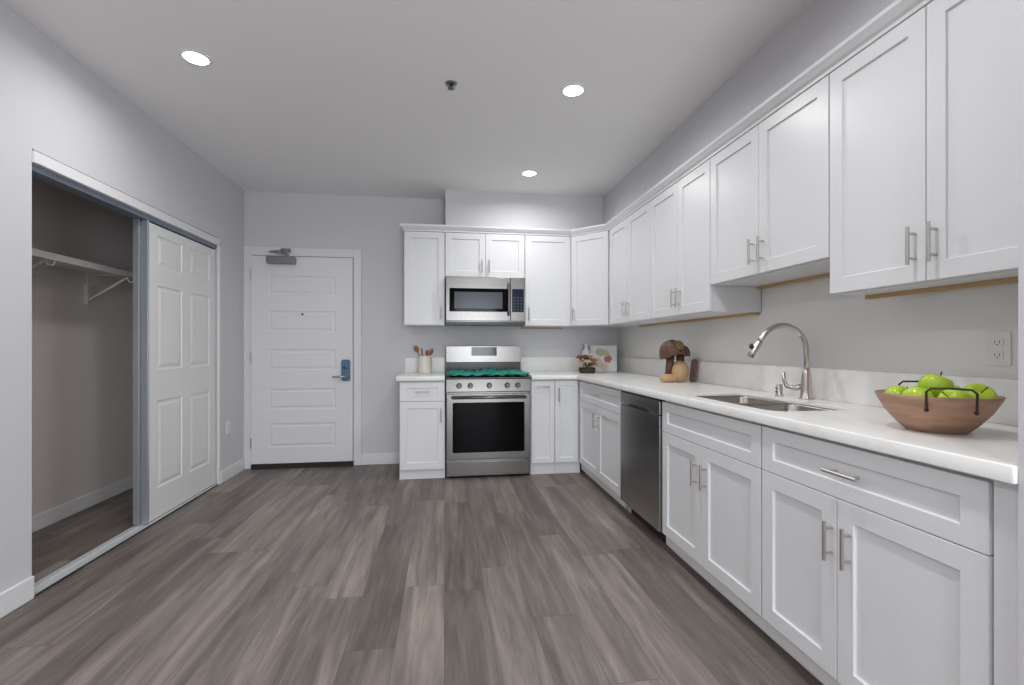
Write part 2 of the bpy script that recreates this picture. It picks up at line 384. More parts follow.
# closet: head track, casing, floor track, sliding doors
struct('trim_2', boxes((L-.085, L+.012, CY0+.001, CY1, CH, CH+.055)), M['trim'], 'white fascia over the closet opening', 'closet fascia', bevel=.002)
struct('trim_3', boxes((L-.095, L-.02, CY0+.001, CY1-.004, CH-.03, CH-.001), (L-.020, L-.014, CY0+.001, CY1-.004, CH-.03, CH-.001)), M['alud'], 'grey metal head track under the closet fascia', 'closet track')
struct('trim_4', boxes((L-.095, L+.004, CY0+.001, CY1, 0, .008), (L-.012, L+.004, CY0+.001, CY1, 0, .014), (L-.055, L-.050, CY0+.001, CY1, .006, .016)), M['floortrack'], 'white metal floor track of the closet', 'closet track')
struct('trim_5', boxes((L-.002, L+.010, CY1-.012, CY1+.020, 0, CH+.0)), M['trim'], 'narrow white jamb strip beside the closet door', 'closet jamb', bevel=.002)
def closet_door(name, xf, y0, w, label, edge):
    # front faces +X: local x -> +Y, local -y -> +X
    d = struct(name, panel_slab(bmesh.new(), w, 1.975, .030, [(.105, .41), (.515, .82)],
        [(.20, .79), (1.00, 1.57), (1.70, 1.91)], [(.004, .005), (.016, .006), (.040, .0005)], 0, 0, .030), M['cdoor'], label, 'closet door', bevel=.001)
    d.location = (xf-.0, y0, .018); d.rotation_euler = (0, 0, PI/2)
    # rotation +90: x->+Y, y->-X ; front (y=0) faces +X
    bm = boxes((-.006, .010, -.004, .033, 0, 1.985)); 
    e = obj('edge_channel', bm, M['alu'], d, bevel=.001); e['label'] = 'satin aluminium leading edge'
    return d
closet_door('door_2', L-.016, 3.388, .925, 'white six panel sliding closet door in front', True)
closet_door('door_3', L-.060, 3.375, .938, 'white sliding closet door behind the front one', True)

# ------------------------------------------------------------------ cabinets
NK = M['nickel']
def handle(parent, x, z, ln=.125, horiz=False, y=-.02):
    bm = bmesh.new(); r = .0058; off = y-.030
    if horiz:
        tube(bm, [(x-ln/2, off, z), (x+ln/2, off, z)], r, 10)
        for s in (-1, 1): tube(bm, [(x+s*(ln/2-.022), off, z), (x+s*(ln/2-.022), y+.001, z)], .0045, 8)
    else:
        tube(bm, [(x, off, z-ln/2), (x, off, z+ln/2)], r, 10)
        for s in (-1, 1): tube(bm, [(x, off, z+s*(ln/2-.022)), (x, y+.001, z+s*(ln/2-.022))], .0045, 8)
    return obj('handle', bm, NK, parent)
G = .0015
def front(parent, kind, x0, x1, z0, z1, hx=None, hz=None, horiz=False, rail=.060):
    w, h = x1-x0-2*G, z1-z0-2*G
    bm = panel_slab(bmesh.new(), w, h, .020, [(rail, w-rail)], [(min(rail, h*.3), h-min(rail, h*.3))], [(.0015, .009)], x0+G, z0+G, -.001)
    o = obj(kind, bm, M['cab'], parent, bevel=.0012, seg=1)
    if hx is not None: handle(o, hx, hz, horiz=horiz, y=-.021)
    return o
DEP_B, DEP_U = .60, .31
def base_body(t, w, run_right=False):
    obj('body', boxes((0, w, 0, DEP_B-.005, .105, .872)), M['cabin'], t)
    if run_right:
        obj('toe_kick', boxes((0, w, .004, .020, .040, .105), (0, w, .045, .060, 0, .105)), M['cabin'], t)
    else:
        obj('toe_kick', boxes((0, w, .006, .022, 0, .105)), M['cabin'], t)
BZ0, BZ1, BD = .107, .862, .690
BX = R-.62+.021       # cabinet body front plane on the right run
BY = B-.62+.021
UX = R-.33+.021; UY = B-.33+.021
UZ, UZ2, UT = 1.379, 1.528, 2.268
GB, GU = 'white base cabinets', 'white wall cabinets'
def base(loc, rz, label): return empty('base_cabinet', loc, rz, label, 'base cabinet', GB)
# back run left
t = base((-.390, BY, 0), 0, 'narrow white base cabinet with drawer left of the range'); w = .398
base_body(t, w); front(t, 'drawer', .004, w-.004, BD, BZ1, w/2, (BD+BZ1)/2, True); front(t, 'door', .004, w-.004, BZ0-.02, BD, w-.035, .565)
# back run right: tall pull-out front and a full height door
t = base((.786, BY, 0), 0, 'white base cabinet with horizontal pull at top beside the range'); w = .222
base_body(t, w); front(t, 'door', .003, w-.001, BZ0, BZ1, w/2, .805, True, rail=.045)
t = base((1.010, BY, 0), 0, 'white corner base cabinet with full height door and upright pull'); w = .225
bm = boxes((0, w+.02, 0, DEP_B-.005, .105, .872)); obj('body', bm, M['cabin'], t)
obj('toe_kick', boxes((0, w+.02, .006, .022, 0, .105)), M['cabin'], t)
front(t, 'door', .001, w-.006, BZ0, BZ1, .035, .735, rail=.045)
# right run (local x goes towards the camera)
def rloc(y, z=0): return (BX, y, z)
t = base(rloc(4.228), -PI/2, 'white base cabinet with drawer and two doors between corner and dishwasher'); w = 4.228-3.168
base_body(t, w, True); front(t, 'drawer', .026, w-.002, BD, BZ1, w/2, (BD+BZ1)/2, True)
front(t, 'door', .026, w/2+.012, BZ0, BD, w/2-.025, .565); front(t, 'door', w/2+.012, w-.002, BZ0, BD, w/2+.047, .565)
t = base(rloc(2.545), -PI/2, 'white sink base cabinet with two doors below the sink'); w = 2.545-1.694
base_body(t, w, True)
for ch in t.children:                      # open the box for the basins
    if ch.name.startswith('body'):
        me = ch.data; bm = boxes((0, w, 0, .018, .105, .872), (0, .004, 0, DEP_B-.005, .105, .872), (w-.004, w, 0, DEP_B-.005, .105, .872), (0, w, 0, DEP_B-.005, .105, .123), (0, w, DEP_B-.02, DEP_B-.005, .105, .872)); bm.to_mesh(me); bm.free()
front(t, 'false_front', .002, w-.002, BD, BZ1); front(t, 'door', .002, w/2-.01, BZ0, BD, w/2-.050, .548); front(t, 'door', w/2-.01, w-.002, BZ0, BD, w/2+.032, .548)
t = base(rloc(1.692), -PI/2, 'white base cabinet with wide drawer and two doors nearest the camera'); w = 1.692-.909
base_body(t, w, True); front(t, 'drawer', .002, w-.002, BD, BZ1, w/2+.005, (BD+BZ1)/2, True); front(t, 'door', .002, w/2-.033, BZ0, BD, w/2-.050, .550); front(t, 'door', w/2-.033, w-.002, BZ0, BD, w/2+.018, .550)
obj('filler', boxes((w+.001, w+.061, -.012, .02, 0, .872)), M['cab'], t)
# wall cabinets
def wallcab(loc, rz, label): return empty('wall_cabinet', loc, rz, label, 'wall cabinet', GU)
def up_body(t, w, h, strip=True, ry=DEP_U-.034):
    obj('body', boxes((0, w, 0, DEP_U-.006, 0.0, h)), M['cab'], t)
    if strip: 
        s = obj('hanging_rail', boxes((.012, w-.012, ry, ry+.027, -.016, -.0005)), M['ply'], t); s['label'] = 'bare tan wood rail below the box'
def upper(x, y, rz, w, z0, doors, label, strip=True, ry=DEP_U-.034):
    t = wallcab((x, y, z0), rz, label); h = UT-z0; up_body(t, w, h, strip, ry)
    for a, b, hx, ln in doors:
        front(t, 'door', a, b, 0.003, h-.003, hx, .055+ln/2, rail=.058)
    return t
ln = .12
upper(-.374, UY, 0, .380, UZ, [(.002, .378, .345, ln)], 'white wall cabinet left of the microwave', False)
upper(.009, UY, 0, .769, 1.842, [(.002, .385, .350, ln-.02), (.385, .767, .420, ln-.02)], 'short white two door wall cabinet above the microwave', False)
upper(.781, UY, 0, .462, UZ, [(.002, .460, .035, ln)], 'single door white wall cabinet right of the microwave')
# diagonal corner cabinet
t = wallcab((1.246, UY, UZ), 0, 'diagonal white wall cabinet in the corner')
c0 = (0, .0); dx = UX-1.246; dy = (B-.61)-UY
poly = [(0, 0), (dx, dy), (R-.006-1.246, dy), (R-.006-1.246, DEP_U-.004), (0, DEP_U-.004)]
pb = plate('body', [poly], 0, UT-UZ, M['cab'], 0, t)
ang = math.atan2(dy, dx); dl = math.hypot(dx, dy)
pv = front(t, 'door', .014, dl-.014, .003, UT-UZ-.003, .05, .055+ln/2, rail=.055); pv.rotation_euler = (0, 0, ang)
# right run uppers; local x 0 = far end
ys = [B-.61, 3.338, 2.536, 1.684, .846]
def rup(i, z0, doors, label, ry=DEP_U-.034): return upper(UX, ys[i]-.001, -PI/2, ys[i]-ys[i+1]-.002, z0, doors, label, True, ry)
w = ys[0]-ys[1]-.002; rup(0, UZ, [(.030, w/2+.012, w/2-.025, ln), (w/2+.012, w-.001, w/2+.05, ln)], 'tall two door white wall cabinet next to the diagonal corner one')
w = ys[1]-ys[2]-.002; rup(1, UZ, [(.001, w/2+.02, w/2-.012, ln), (w/2+.02, w-.001, w/2+.055, ln)], 'tall two door white wall cabinet above the carved wooden ornament')
w = ys[2]-ys[3]-.002; rup(2, UZ2, [(.001, w/2, w/2-.035, ln), (w/2, w-.001, w/2+.035, ln)], 'shorter raised two door white wall cabinet above the sink')
w = ys[3]-ys[4]-.002; rup(3, UZ, [(.001, w/2-.036, w/2-.070, .133), (w/2-.036, w-.001, w/2-.003, .133)], 'two door white wall cabinet above the fruit bowl', .13)
# crown moulding swept along the cabinet fronts
def crown():
    path = [(-.374, B-.006), (-.374, UY-.02), (1.246, UY-.02), (UX-.02, B-.61), (UX-.02, .846)]
    prof = [(-.02, 0), (.002, 0), (.004, .012), (.016, .020), (.030, .036), (.036, .042), (.036, .058), (-.02, .058)]
    bm = bmesh.new(); rings = []
    n = len(path)
    for i, p in enumerate(path):
        p = Vector(p); dirs = []
        if i > 0: d = (p-Vector(path[i-1])).normalized(); dirs.append(Vector((d.y, -d.x)))
        if i < n-1: d = (Vector(path[i+1])-p).normalized(); dirs.append(Vector((d.y, -d.x)))
        nm = sum(dirs, Vector((0, 0))).normalized(); k = 1/nm.dot(dirs[0])
        rings.append([bm.verts.new((p.x+nm.x*o*k*sgn, p.y+nm.y*o*k*sgn, UT+.001+z)) for o, z in prof])
    m = len(prof)
    for a, b in zip(rings, rings[1:]):
        for k in range(m): bm.faces.new((a[k], a[(k+1) % m], b[(k+1) % m], b[k]))
    bm.faces.new(rings[0]); bm.faces.new(rings[-1][::-1])
    return bm
sgn = 1
struct('trim_6', crown(), M['cab'], 'white crown moulding along the tops of the wall cabinets', 'crown moulding')

# ------------------------------------------------------------------ countertop, backsplash, sink, faucet
CT0, CT1 = .874, .915
CE = R-.645; CB = B-.645
plate('countertop', [[(-.415, CB), (.006, CB), (.006, B-.001), (-.415, B-.001)]], CT0, CT1, M['quartz'], .004)
tag(bpy.data.objects['countertop'], 'short white quartz worktop left of the range', 'countertop')
hole = [rrect(1.300, 1.670, 1.700, 2.420, .06)]
ct = plate('countertop', [[(.788, CB), (CE, CB), (CE, .8455), (R-.001, .8455), (R-.001, B-.001), (.788, B-.001)], hole[0]], CT0, CT1, M['quartz'], .004)
tag(ct, 'long white quartz worktop turning the corner and holding the sink', 'countertop')
tag(obj('backsplash', boxes((-.390, .006, B-.020, B-.001, CT1, 1.065)), M['quartz'], bevel=.002), 'low white quartz upstand behind the utensil crock', 'backsplash')
tag(obj('backsplash', boxes((.788, R-.021, B-.020, B-.001, CT1, 1.065), (R-.021, R-.001, .8455, B-.001, CT1, 1.065)), M['quartz'], bevel=.002), 'long low white quartz upstand behind sink and corner', 'backsplash')
sk = empty('kitchen_sink', (1.485, 2.06, CT1-.014), 0, 'undermount stainless steel double bowl sink in the worktop', 'sink')
def basin(y0, y1, dep):
    bm = bmesh.new(); x0, x1 = -.176, .176
    lev = [(0, 0.0, .052), (.004, -.01, .052), (.012, -dep*.85, .055), (.03, -dep*.97, .05), (.06, -dep, .03)]
    rings = []
    for ins, z, r in lev:
        rings.append([bm.verts.new((x, y, z)) for x, y in rrect(x0+ins, x1-ins, y0+ins, y1-ins, r, 5)])
    outer = [bm.verts.new((x, y, -.001)) for x, y in rrect(x0-.0085, x1+.0085, y0-(.0085 if y0 < -.1 else .011), y1+(.0085 if y1 > .1 else .011), .052, 5)]
    rings.insert(0, outer)
    for a, b in zip(rings, rings[1:]):
        for k in range(len(a)): bm.faces.new((a[k], a[(k+1) % len(a)], b[(k+1) % len(a)], b[k]))
    bm.faces.new(rings[-1])
    o = obj('basin', bm, M['sink'], sk, smooth=True)
    md = o.modifiers.new('solid', 'SOLIDIFY'); md.thickness = .0015
    bm = bmesh.new(); lathe(bm, [(0, .002), (.016, .002), (.022, .006), (.042, .006), (.044, .001), (.04, -.004), (0, -.004)], 24, (0, (y0+y1)/2, -dep+.002)); obj('drain', bm, M['nickel'], o, smooth=True)
basin(-.351, -.014, .21); basin(.008, .351, .21)
fa = empty('faucet', (1.765, 2.085, CT1), 0, 'tall brushed nickel gooseneck faucet behind the sink', 'faucet')
bm = bmesh.new(); lathe(bm, [(0, 0), (.032, 0), (.032, .006), (.027, .012), (.0245, .05), (.023, .09), (.018, .125), (.0135, .15), (0, .15)], 24); obj('base', bm, M['faucet'], fa, smooth=True)
pts = [(0, 0, .14), (0, 0, .23)]; r_ = .0130
for k in range(0, 15):
    a = math.radians(k*152/14); pts.append((-.128+.128*math.cos(a), .0, .240+.122*math.sin(a)))
e = Vector(pts[-1]); dd = (e-Vector(pts[-2])).normalized()
pts.append(tuple(e+dd*.02))
bm = bmesh.new(); tube(bm, pts, r_, 14); obj('spout', bm, M['faucet'], fa, smooth=True)
bm = bmesh.new(); s0 = e+dd*.015; tube(bm, [s0, s0+dd*.01, s0+dd*.06, s0+dd*.09], [.0140, .0150, .0165, .0165], 14)
hd = obj('spray_head', bm, M['faucet'], fa, smooth=True)
bm = bmesh.new(); q = s0+dd*.045+Vector((-.02, 0, .012)); ball(bm, q, .011, (1, .8, 1.2)); obj('spray_button', bm, M['slot'], hd, smooth=True)
bm = bmesh.new(); hy = .012; tube(bm, [(-.006, hy, .065), (-.03, .035, .05), (-.052, .066, .058), (-.060, .078, .085), (-.060, .080, .128)], [.016, .013, .0105, .009, .008], 12)
obj('lever', bm, M['faucet'], fa, smooth=True)
ag = empty('air_gap', (1.735, 2.235, CT1), 0, 'small chrome air gap cap beside the faucet', 'sink fitting')
bm = bmesh.new(); lathe(bm, [(0, 0), (.020, 0), (.020, .006), (.0165, .010), (.0165, .055), (.013, .062), (0, .063)], 20); obj('cap', bm, M['nickel'], ag, smooth=True)
obj('vent_slot', boxes((-.0176, -.0150, -.007, .007, .020, .026), (-.0176, -.0150, -.007, .007, .038, .044)), M['slot'], ag)

# ------------------------------------------------------------------ dishwasher
dw = empty('dishwasher', (R-.62, 3.163, 0), -PI/2, 'stainless steel dishwasher under the worktop', 'dishwasher'); w = .612
obj('tub', boxes((.004, w-.004, .04, .60, .10, .868)), M['rubber'], dw)
d = obj('door', boxes((.004, w-.004, -.012, .038, .105, .775)), M['steelv'], dw, bevel=.004)
obj('toe_kick', boxes((.004, w-.004, .070, .085, 0, .10)), M['rubber'], dw)
cp = obj('control_panel', boxes((.004, w-.004, -.012, .038, .779, .860)), M['steelv'], dw, bevel=.004)
bm = rslab(bmesh.new(), .17, .44, .775, .795, -.0135, -.010, .008); obj('handle_recess', bm, M['rubber'], cp)
obj('top_trim', boxes((.004, w-.004, -.006, .038, .861, .872)), M['black'], dw)

# ------------------------------------------------------------------ range
W_ = .762
rg = empty('gas_range', (.016, 4.205, 0), 0, 'stainless steel gas range with black oven window', 'range')
obj('body', boxes((.002, W_-.002, .03, .58, .02, .885)), M['steel'], rg, bevel=.002)
for x in (.05, W_-.05):
    bm = bmesh.new(); lathe(bm, [(0, 0), (.018, 0), (.018, .02), (0, .02)], 12, (x, .08, 0)); obj('foot', bm, M['rubber'], rg)
dwr = obj('storage_drawer', boxes((.004, W_-.004, 0, .03, .022, .150)), M['steel'], rg, bevel=.004)
dor = obj('oven_door', boxes((.004, W_-.004, -.006, .029, .170, .755)), M['steel'], rg, bevel=.005)
bm = rslab(bmesh.new(), .058, W_-.058, .232, .678, -.0085, -.005, .012); win = obj('oven_window', bm, M['blackglass'], dor); win['label'] = 'black glass oven window'
bm = bmesh.new(); tube(bm, [(.05, -.055, .725), (W_-.05, -.055, .725)], .013, 14)
for x in (.075, W_-.075): tube(bm, [(x, -.055, .725), (x, -.004, .725)], .010, 10)
obj('handle', bm, M['steel'], dor, smooth=True)
bm = bmesh.new(); vs = [(-.004, .768), (-.012, .775), (.006, .885), (.03, .885), (.03, .768)]
A_ = [bm.verts.new((.002, y, z)) for y, z in vs]; B_ = [bm.verts.new((W_-.002, y, z)) for y, z in vs]
bm.faces.new(A_); bm.faces.new(B_[::-1])
for k in range(5): bm.faces.new((A_[k], B_[k], B_[(k+1) % 5], A_[(k+1) % 5]))
cpn = obj('control_panel', bm, M['steel'], rg, bevel=.002)
for x in (.115, .215, .385, .548, .645):
    bm = bmesh.new(); lathe(bm, [(0, -.040), (.017, -.040), (.0205, -.036), (.022, -.01), (.025, -.004), (.025, 0.004)], 20, (x, 0.0, .828), 'y')
    box(bm, x-.004, x+.004, -.046, -.036, .812, .845)
    obj('knob', bm, M['knob'], cpn, smooth=False)
ck = obj('cooktop', boxes((0, W_, -.004, .575, .886, .902)), M['black'], rg, bevel=.004)
def grate(x0, x1):
    bm = bmesh.new(); y0, y1 = .035, .515; z0, z1 = .918, .930
    for a in (x0, x1-.012): box(bm, a, a+.012, y0, y1, z0, z1)
    for b in (y0, (y0+y1)/2-.006, y1-.012): box(bm, x0, x1, b, b+.012, z0, z1)
    for b in (y0+.12, y1-.13): box(bm, x0+.03, x1-.03, b, b+.010, z0, z1)
    box(bm, (x0+x1)/2-.005, (x0+x1)/2+.005, y0, y1, z0, z1)
    for a in (x0, x1-.012):
        for b in (y0, y1-.012): box(bm, a, a+.012, b, b+.012, .902, z0)
    obj('grate', bm, M['iron'], rg)
for a in (.02, .265, .510): grate(a, a+.232)
for x, y in ((.13, .15), (.13, .40), (.38, .27), (.63, .15), (.63, .40)):
    bm = bmesh.new(); lathe(bm, [(.05, 0), (.05, .006), (.035, .008), (.034, .013), (0, .014)], 20, (x, y, .902)); obj('burner', bm, M['iron'], rg, smooth=True)
bg = obj('backguard', boxes((.004, W_-.004, .545, .60, .885, 1.035)), M['black'], rg, bevel=.003)
bp_ = obj('backguard_panel', rslab(bmesh.new(), .002, W_-.002, 1.020, 1.182, .525, .602, .012), M['steel'], rg, bevel=.003); 
ds_ = obj('display', rslab(bmesh.new(), .255, .51, 1.085, 1.172, .5205, .526, .008), M['display'], bp_); ds_['label'] = 'dark blue display window'
# teal protective film laid over the grates
def film():
    bm = bmesh.new(); nx, ny = 64, 40; rnd = random.Random(3)
    wv = [(rnd.uniform(8, 46), rnd.uniform(-40, 40), rnd.uniform(0, 6.28), rnd.uniform(.001, .0032)) for _ in range(14)]
    V = {}
    for i in range(nx+1):
        for j in range(ny+1):
            u, v = i/nx, j/ny
            x = .010+.742*u; y = .022+.505*v
            x += .010*math.sin(9*v+2)*(2*abs(u-.5))**4; y += .008*math.sin(17*u)+.006*math.sin(41*u+1)*(1-v)
            z = .9375
            for a, b, p, am in wv: z += am*math.sin(a*x*2+b*y*2+p)
            for gx in (.258, .505): z -= .012*math.exp(-((x-gx)/.014)**2)
            z += .018*math.exp(-((x-.42)/.07)**2-((y-.40)/.06)**2)
            ed = min(u, 1-u, v, 1-v)*1.0
            if ed < .035: z -= (.035-ed)*.55
            V[i, j] = bm.verts.new((x, y, max(z, .9335 if ed > .03 else .915)))
    for i in range(nx):
        for j in range(ny): bm.faces.new((V[i, j], V[i+1, j], V[i+1, j+1], V[i, j+1]))
    return bm
fm = obj('protective_film', film(), M['film'], smooth=True); fm.location = (.016, 4.205, 0)
sd = fm.modifiers.new('solid', 'SOLIDIFY'); sd.thickness = .0015; sd.offset = 1
tag(fm, 'crinkled teal plastic film covering the burners of the gas range', 'plastic film')

# ------------------------------------------------------------------ microwave
mw = empty('microwave', (.014, B-.405, 1.402), 0, 'stainless steel microwave mounted above the range', 'microwave'); w = .758; h = .436
obj('body', boxes((0, w, .03, .40, .010, h)), M['steel'], mw, bevel=.002)
obj('grease_filter', boxes((.0, w, .012, .40, -.014, .009)), M['black'], mw)
dd_ = obj('door', boxes((.002, .612, 0, .029, .018, h-.002)), M['steel'], mw, bevel=.004)
obj('window_surround', rslab(bmesh.new(), .035, .590, .105, .325, -.003, .001, .006), M['blackglass'], dd_)
obj('window', rslab(bmesh.new(), .082, .535, .135, .290, -.0045, -.002, .005), M['window'], dd_)
bm = bmesh.new(); tube(bm, [(.592, -.030, .07), (.592, -.036, .12), (.592, -.036, .33), (.592, -.030, .38)], .009, 12)
for z in (.09, .36): tube(bm, [(.592, -.032, z), (.592, .001, z)], .007, 8)
obj('handle', bm, M['steel'], dd_, smooth=True)
pn = obj('control_panel', boxes((.614, w-.002, 0, .029, .018, h-.002)), M['steel'], mw, bevel=.004)
kp = obj('keypad', rslab(bmesh.new(), .628, .742, .105, .325, -.003, .001, .005), M['display'], pn)
bm = bmesh.new()
for i in range(3):
    for j in range(5): box(bm, .638+i*.034, .660+i*.034, -.0045, -.0028, .120+j*.028, .136+j*.028)
bt = obj('button', bm, M['window'], kp); bt['kind'] = 'stuff'

# ------------------------------------------------------------------ things on the worktop
# bowl
bw = empty('wooden_bowl', (1.4935, 1.2435, CT1), 0, 'brown wooden bowl with black wire handles holding green apples', 'bowl')
V_ = Vector((.772, .635, 0)); E_ = Vector((.635, -.772, 0))
bm = bmesh.new(); lathe(bm, [(0, 0), (.070, 0), (.078, .005), (.098, .026), (.124, .060), (.144, .098), (.150, .112), (.146, .1135), (.139, .100), (.118, .062), (.092, .030), (.06, .014), (0, .012)], 56)
obj('body', bm, M['wood'], bw, smooth=True)
def bhandle(sg, off):
    bm = bmesh.new(); pts = []
    def P(e_, out, z): 
        v = V_*(-sg)*out+E_*e_; return (v.x, v.y, z)
    hw = .052
    o1 = .140
    p = [P(off-hw, o1-.004, .070), P(off-hw, o1+.006, .10), P(off-hw, o1+.013, .128), P(off-hw+.010, o1+.013, .138), P(off, o1+.013, .140), P(off+hw-.010, o1+.013, .138), P(off+hw, o1+.013, .128), P(off+hw, o1+.006, .10), P(off+hw, o1-.004, .070)]
    tube(bm, p, .0032, 8)
    for s in (-1, 1):
        c = Vector(P(off+s*hw, o1-.012, .074)); ball(bm, c, .006)
    obj('handle', bm, M['wire'], bw, smooth=True)
bhandle(1, .033); bhandle(-1, -.042)
def apple(e_, v_, z, rx, ry, rz, sc, label):
    a = empty('green_apple', (1.4935+E_.x*e_+V_.x*v_, 1.2435+E_.y*e_+V_.y*v_, CT1+z), 0, label, 'apple', 'green apples in the wooden bowl')
    a.rotation_euler = (rx, ry, rz); a.scale = (sc, sc, sc)
    pr = []
    for k in range(0, 19):
        t_ = PI*k/18; r = .039*math.sin(t_)**.9*(1.0+.06*math.cos(t_)); z_ = .036*math.cos(t_)
        if t_ < .7: z_ -= .016*(1-(t_/.7))**1.3
        if t_ > PI-.5: z_ += .008*(1-((PI-t_)/.5))
        pr.append((max(r, 0), z_))
    bm = bmesh.new(); lathe(bm, pr, 24); o = obj('flesh', bm, M['apple'], a, smooth=True)
    bm = bmesh.new(); tube(bm, [(0, 0, .018), (.001, .001, .030), (.004, .002, .043)], [.0015, .0013, .002], 7); obj('stem', bm, M['stem'], a)
    return a
apple(-.090, .000, .094, 1.2, -.5, .3, 1.0, 'green apple lying low at the left rim of the bowl')
apple(-.041, -.062, .098, .5, .4, 1.3, 1.0, 'green apple at the front left of the bowl beside the near handle')
apple(.000, .005, .136, .25, -.35, 2.0, 1.08, 'topmost green apple in the middle of the bowl')
apple(.041, -.060, .098, .9, .3, 4.2, 1.0, 'green apple seen through the near wire handle')
apple(.092, .006, .106, .4, .6, 5.0, 1.08, 'green apple at the right rim of the bowl')
apple(.045, .078, .098, .7, -.4, .9, 1.0, 'green apple at the back right of the bowl')
apple(-.042, .074, .094, .7, .4, 2.9, 1.0, 'green apple at the back left of the bowl near the far handle')
apple(.000, .0, .052, .2, .2, 0, 1.0, 'green apple at the bottom of the pile in the bowl')
# crock and utensils
cx, cy = -.185, 4.67
ck_ = tag(obj('utensil_crock', lathe(bmesh.new(), [(0, 0), (.060, 0), (.066, .006), (.068, .02), (.068, .165), (.066, .172), (.060, .170), (.060, .02), (0, .014)], 36), M['ceramic'], smooth=True),
          'cream ceramic crock holding wooden spoons on the short worktop', 'crock'); ck_.location = (cx, cy, CT1)
def spoon(dx, dy, tx, ty, ln, head, m, label, rz=0):
    o = bmesh.new(); b0 = Vector((dx, dy, .018)); b1 = Vector((dx+tx, dy+ty, ln))
    dr_ = (b1-b0).normalized(); tube(o, [b0, b0.lerp(b1, .5), b1], [.005, .0055, .006], 8)
    rot = dr_.to_track_quat('Z', 'Y').to_matrix() @ Matrix.Rotation(rz+PI/2, 3, 'Z')
    ball(o, b1+dr_*head*.7, head, (.70, .22, 1.0), rot)
    q = tag(obj('wooden_spoon', o, m, smooth=True), label, 'spoon', 'wooden spoons in the crock'); q.location = (cx, cy, CT1)
spoon(.015, -.01, -.085, -.025, .215, .036, M['spoon'], 'dark brown wooden spoon leaning left out of the crock', .1)
spoon(-.02, .02, .070, .01, .190, .034, M['spoon2'], 'reddish wooden spoon leaning right out of the crock', .4)
spoon(-.01, .03, -.020, .02, .195, .032, M['spoon2'], 'wooden spoon standing in the middle left of the crock', -.5)
spoon(.01, -.035, .012, -.015, .180, .030, M['spoon'], 'wooden spoon standing in the middle right of the crock', .2)
# floral arrangement
fx, fy = 1.40, 4.50
fl = empty('floral_arrangement', (fx, fy, CT1), 0, 'small arrangement of rust and cream flowers in a dark pot in the corner', 'flowers')
bm = bmesh.new(); lathe(bm, [(0, 0), (.066, 0), (.078, .010), (.084, .035), (.078, .055), (.070, .05), (.066, .02), (0, .015)], 28); obj('pot', bm, M['pot'], fl, smooth=True)
def bloom(c, r, m, n=9):
    bm = bmesh.new(); c = Vector(c)
    for ly, (nn, rr, el) in enumerate(((n, 1, .25), (n-2, .75, .7), (4, .4, 1.2))):
        for k in range(nn):
            a = 2*PI*k/nn+ly*.4; d = Vector((math.cos(a)*math.cos(el), math.sin(a)*math.cos(el), math.sin(el)))
            q = d.to_track_quat('X', 'Z').to_matrix(); ball(bm, c+d*r*rr*.6, r*.55, (1, .6, .25), q, 8, 6)
    tube(bm, [c, Vector((c.x*.4, c.y*.4, .04))], .003, 6)
    obj('flower', bm, m, fl, smooth=True)
bloom((-.075, -.03, .145), .050, M['rust']); bloom((-.035, -.05, .160), .034, M['rust']); bloom((-.02, -.075, .105), .044, M['cream']); bloom((.045, -.06, .115), .040, M['spoon2']); bloom((-.085, -.06, .085), .038, M['cream']); bloom((.085, -.03, .13), .034, M['cream']); bloom((.03, -.03, .165), .034, M['cream'])
for k in range(26):
    rr = random.Random(k+50); a = rr.uniform(0, 2*PI); el = rr.uniform(.1, 1.2); ln_ = rr.uniform(.06, .10)
    d = Vector((math.cos(a)*math.cos(el), math.sin(a)*math.cos(el)*.8, math.sin(el))); bm = bmesh.new()
    c = Vector((0, 0, .07))+d*.055; q = d.to_track_quat('X', 'Z').to_matrix(); ball(bm, c, ln_*.55, (1, .38, .10), q, 10, 6)
    tube(bm, [(0, 0, .05), c], .002, 5); obj('leaf', bm, M['leaf'] if k % 3 else M['leafd'], fl, smooth=True)
# white bottle behind
vb = tag(obj('white_bottle', lathe(bmesh.new(), [(0, 0), (.040, 0), (.046, .008), (.046, .185), (.040, .21), (.018, .235), (.013, .25), (.013, .282), (.016, .285), (.016, .294), (0, .294)], 28), M['white'], smooth=True),
         'white bottle with a slim neck behind the flowers in the corner', 'bottle'); vb.location = (1.452, 4.70, CT1)
# printed board
pbm = boxes((-.135, .135, -.009, .009, 0, .275)); pbd = tag(obj('printed_board', pbm, M['print'], bevel=.003), 'white board with a floral print leaning behind the flowers', 'board')
pbd.location = (1.625, 4.66, CT1+.003); pbd.rotation_euler = (math.radians(-12), 0, math.radians(-20))
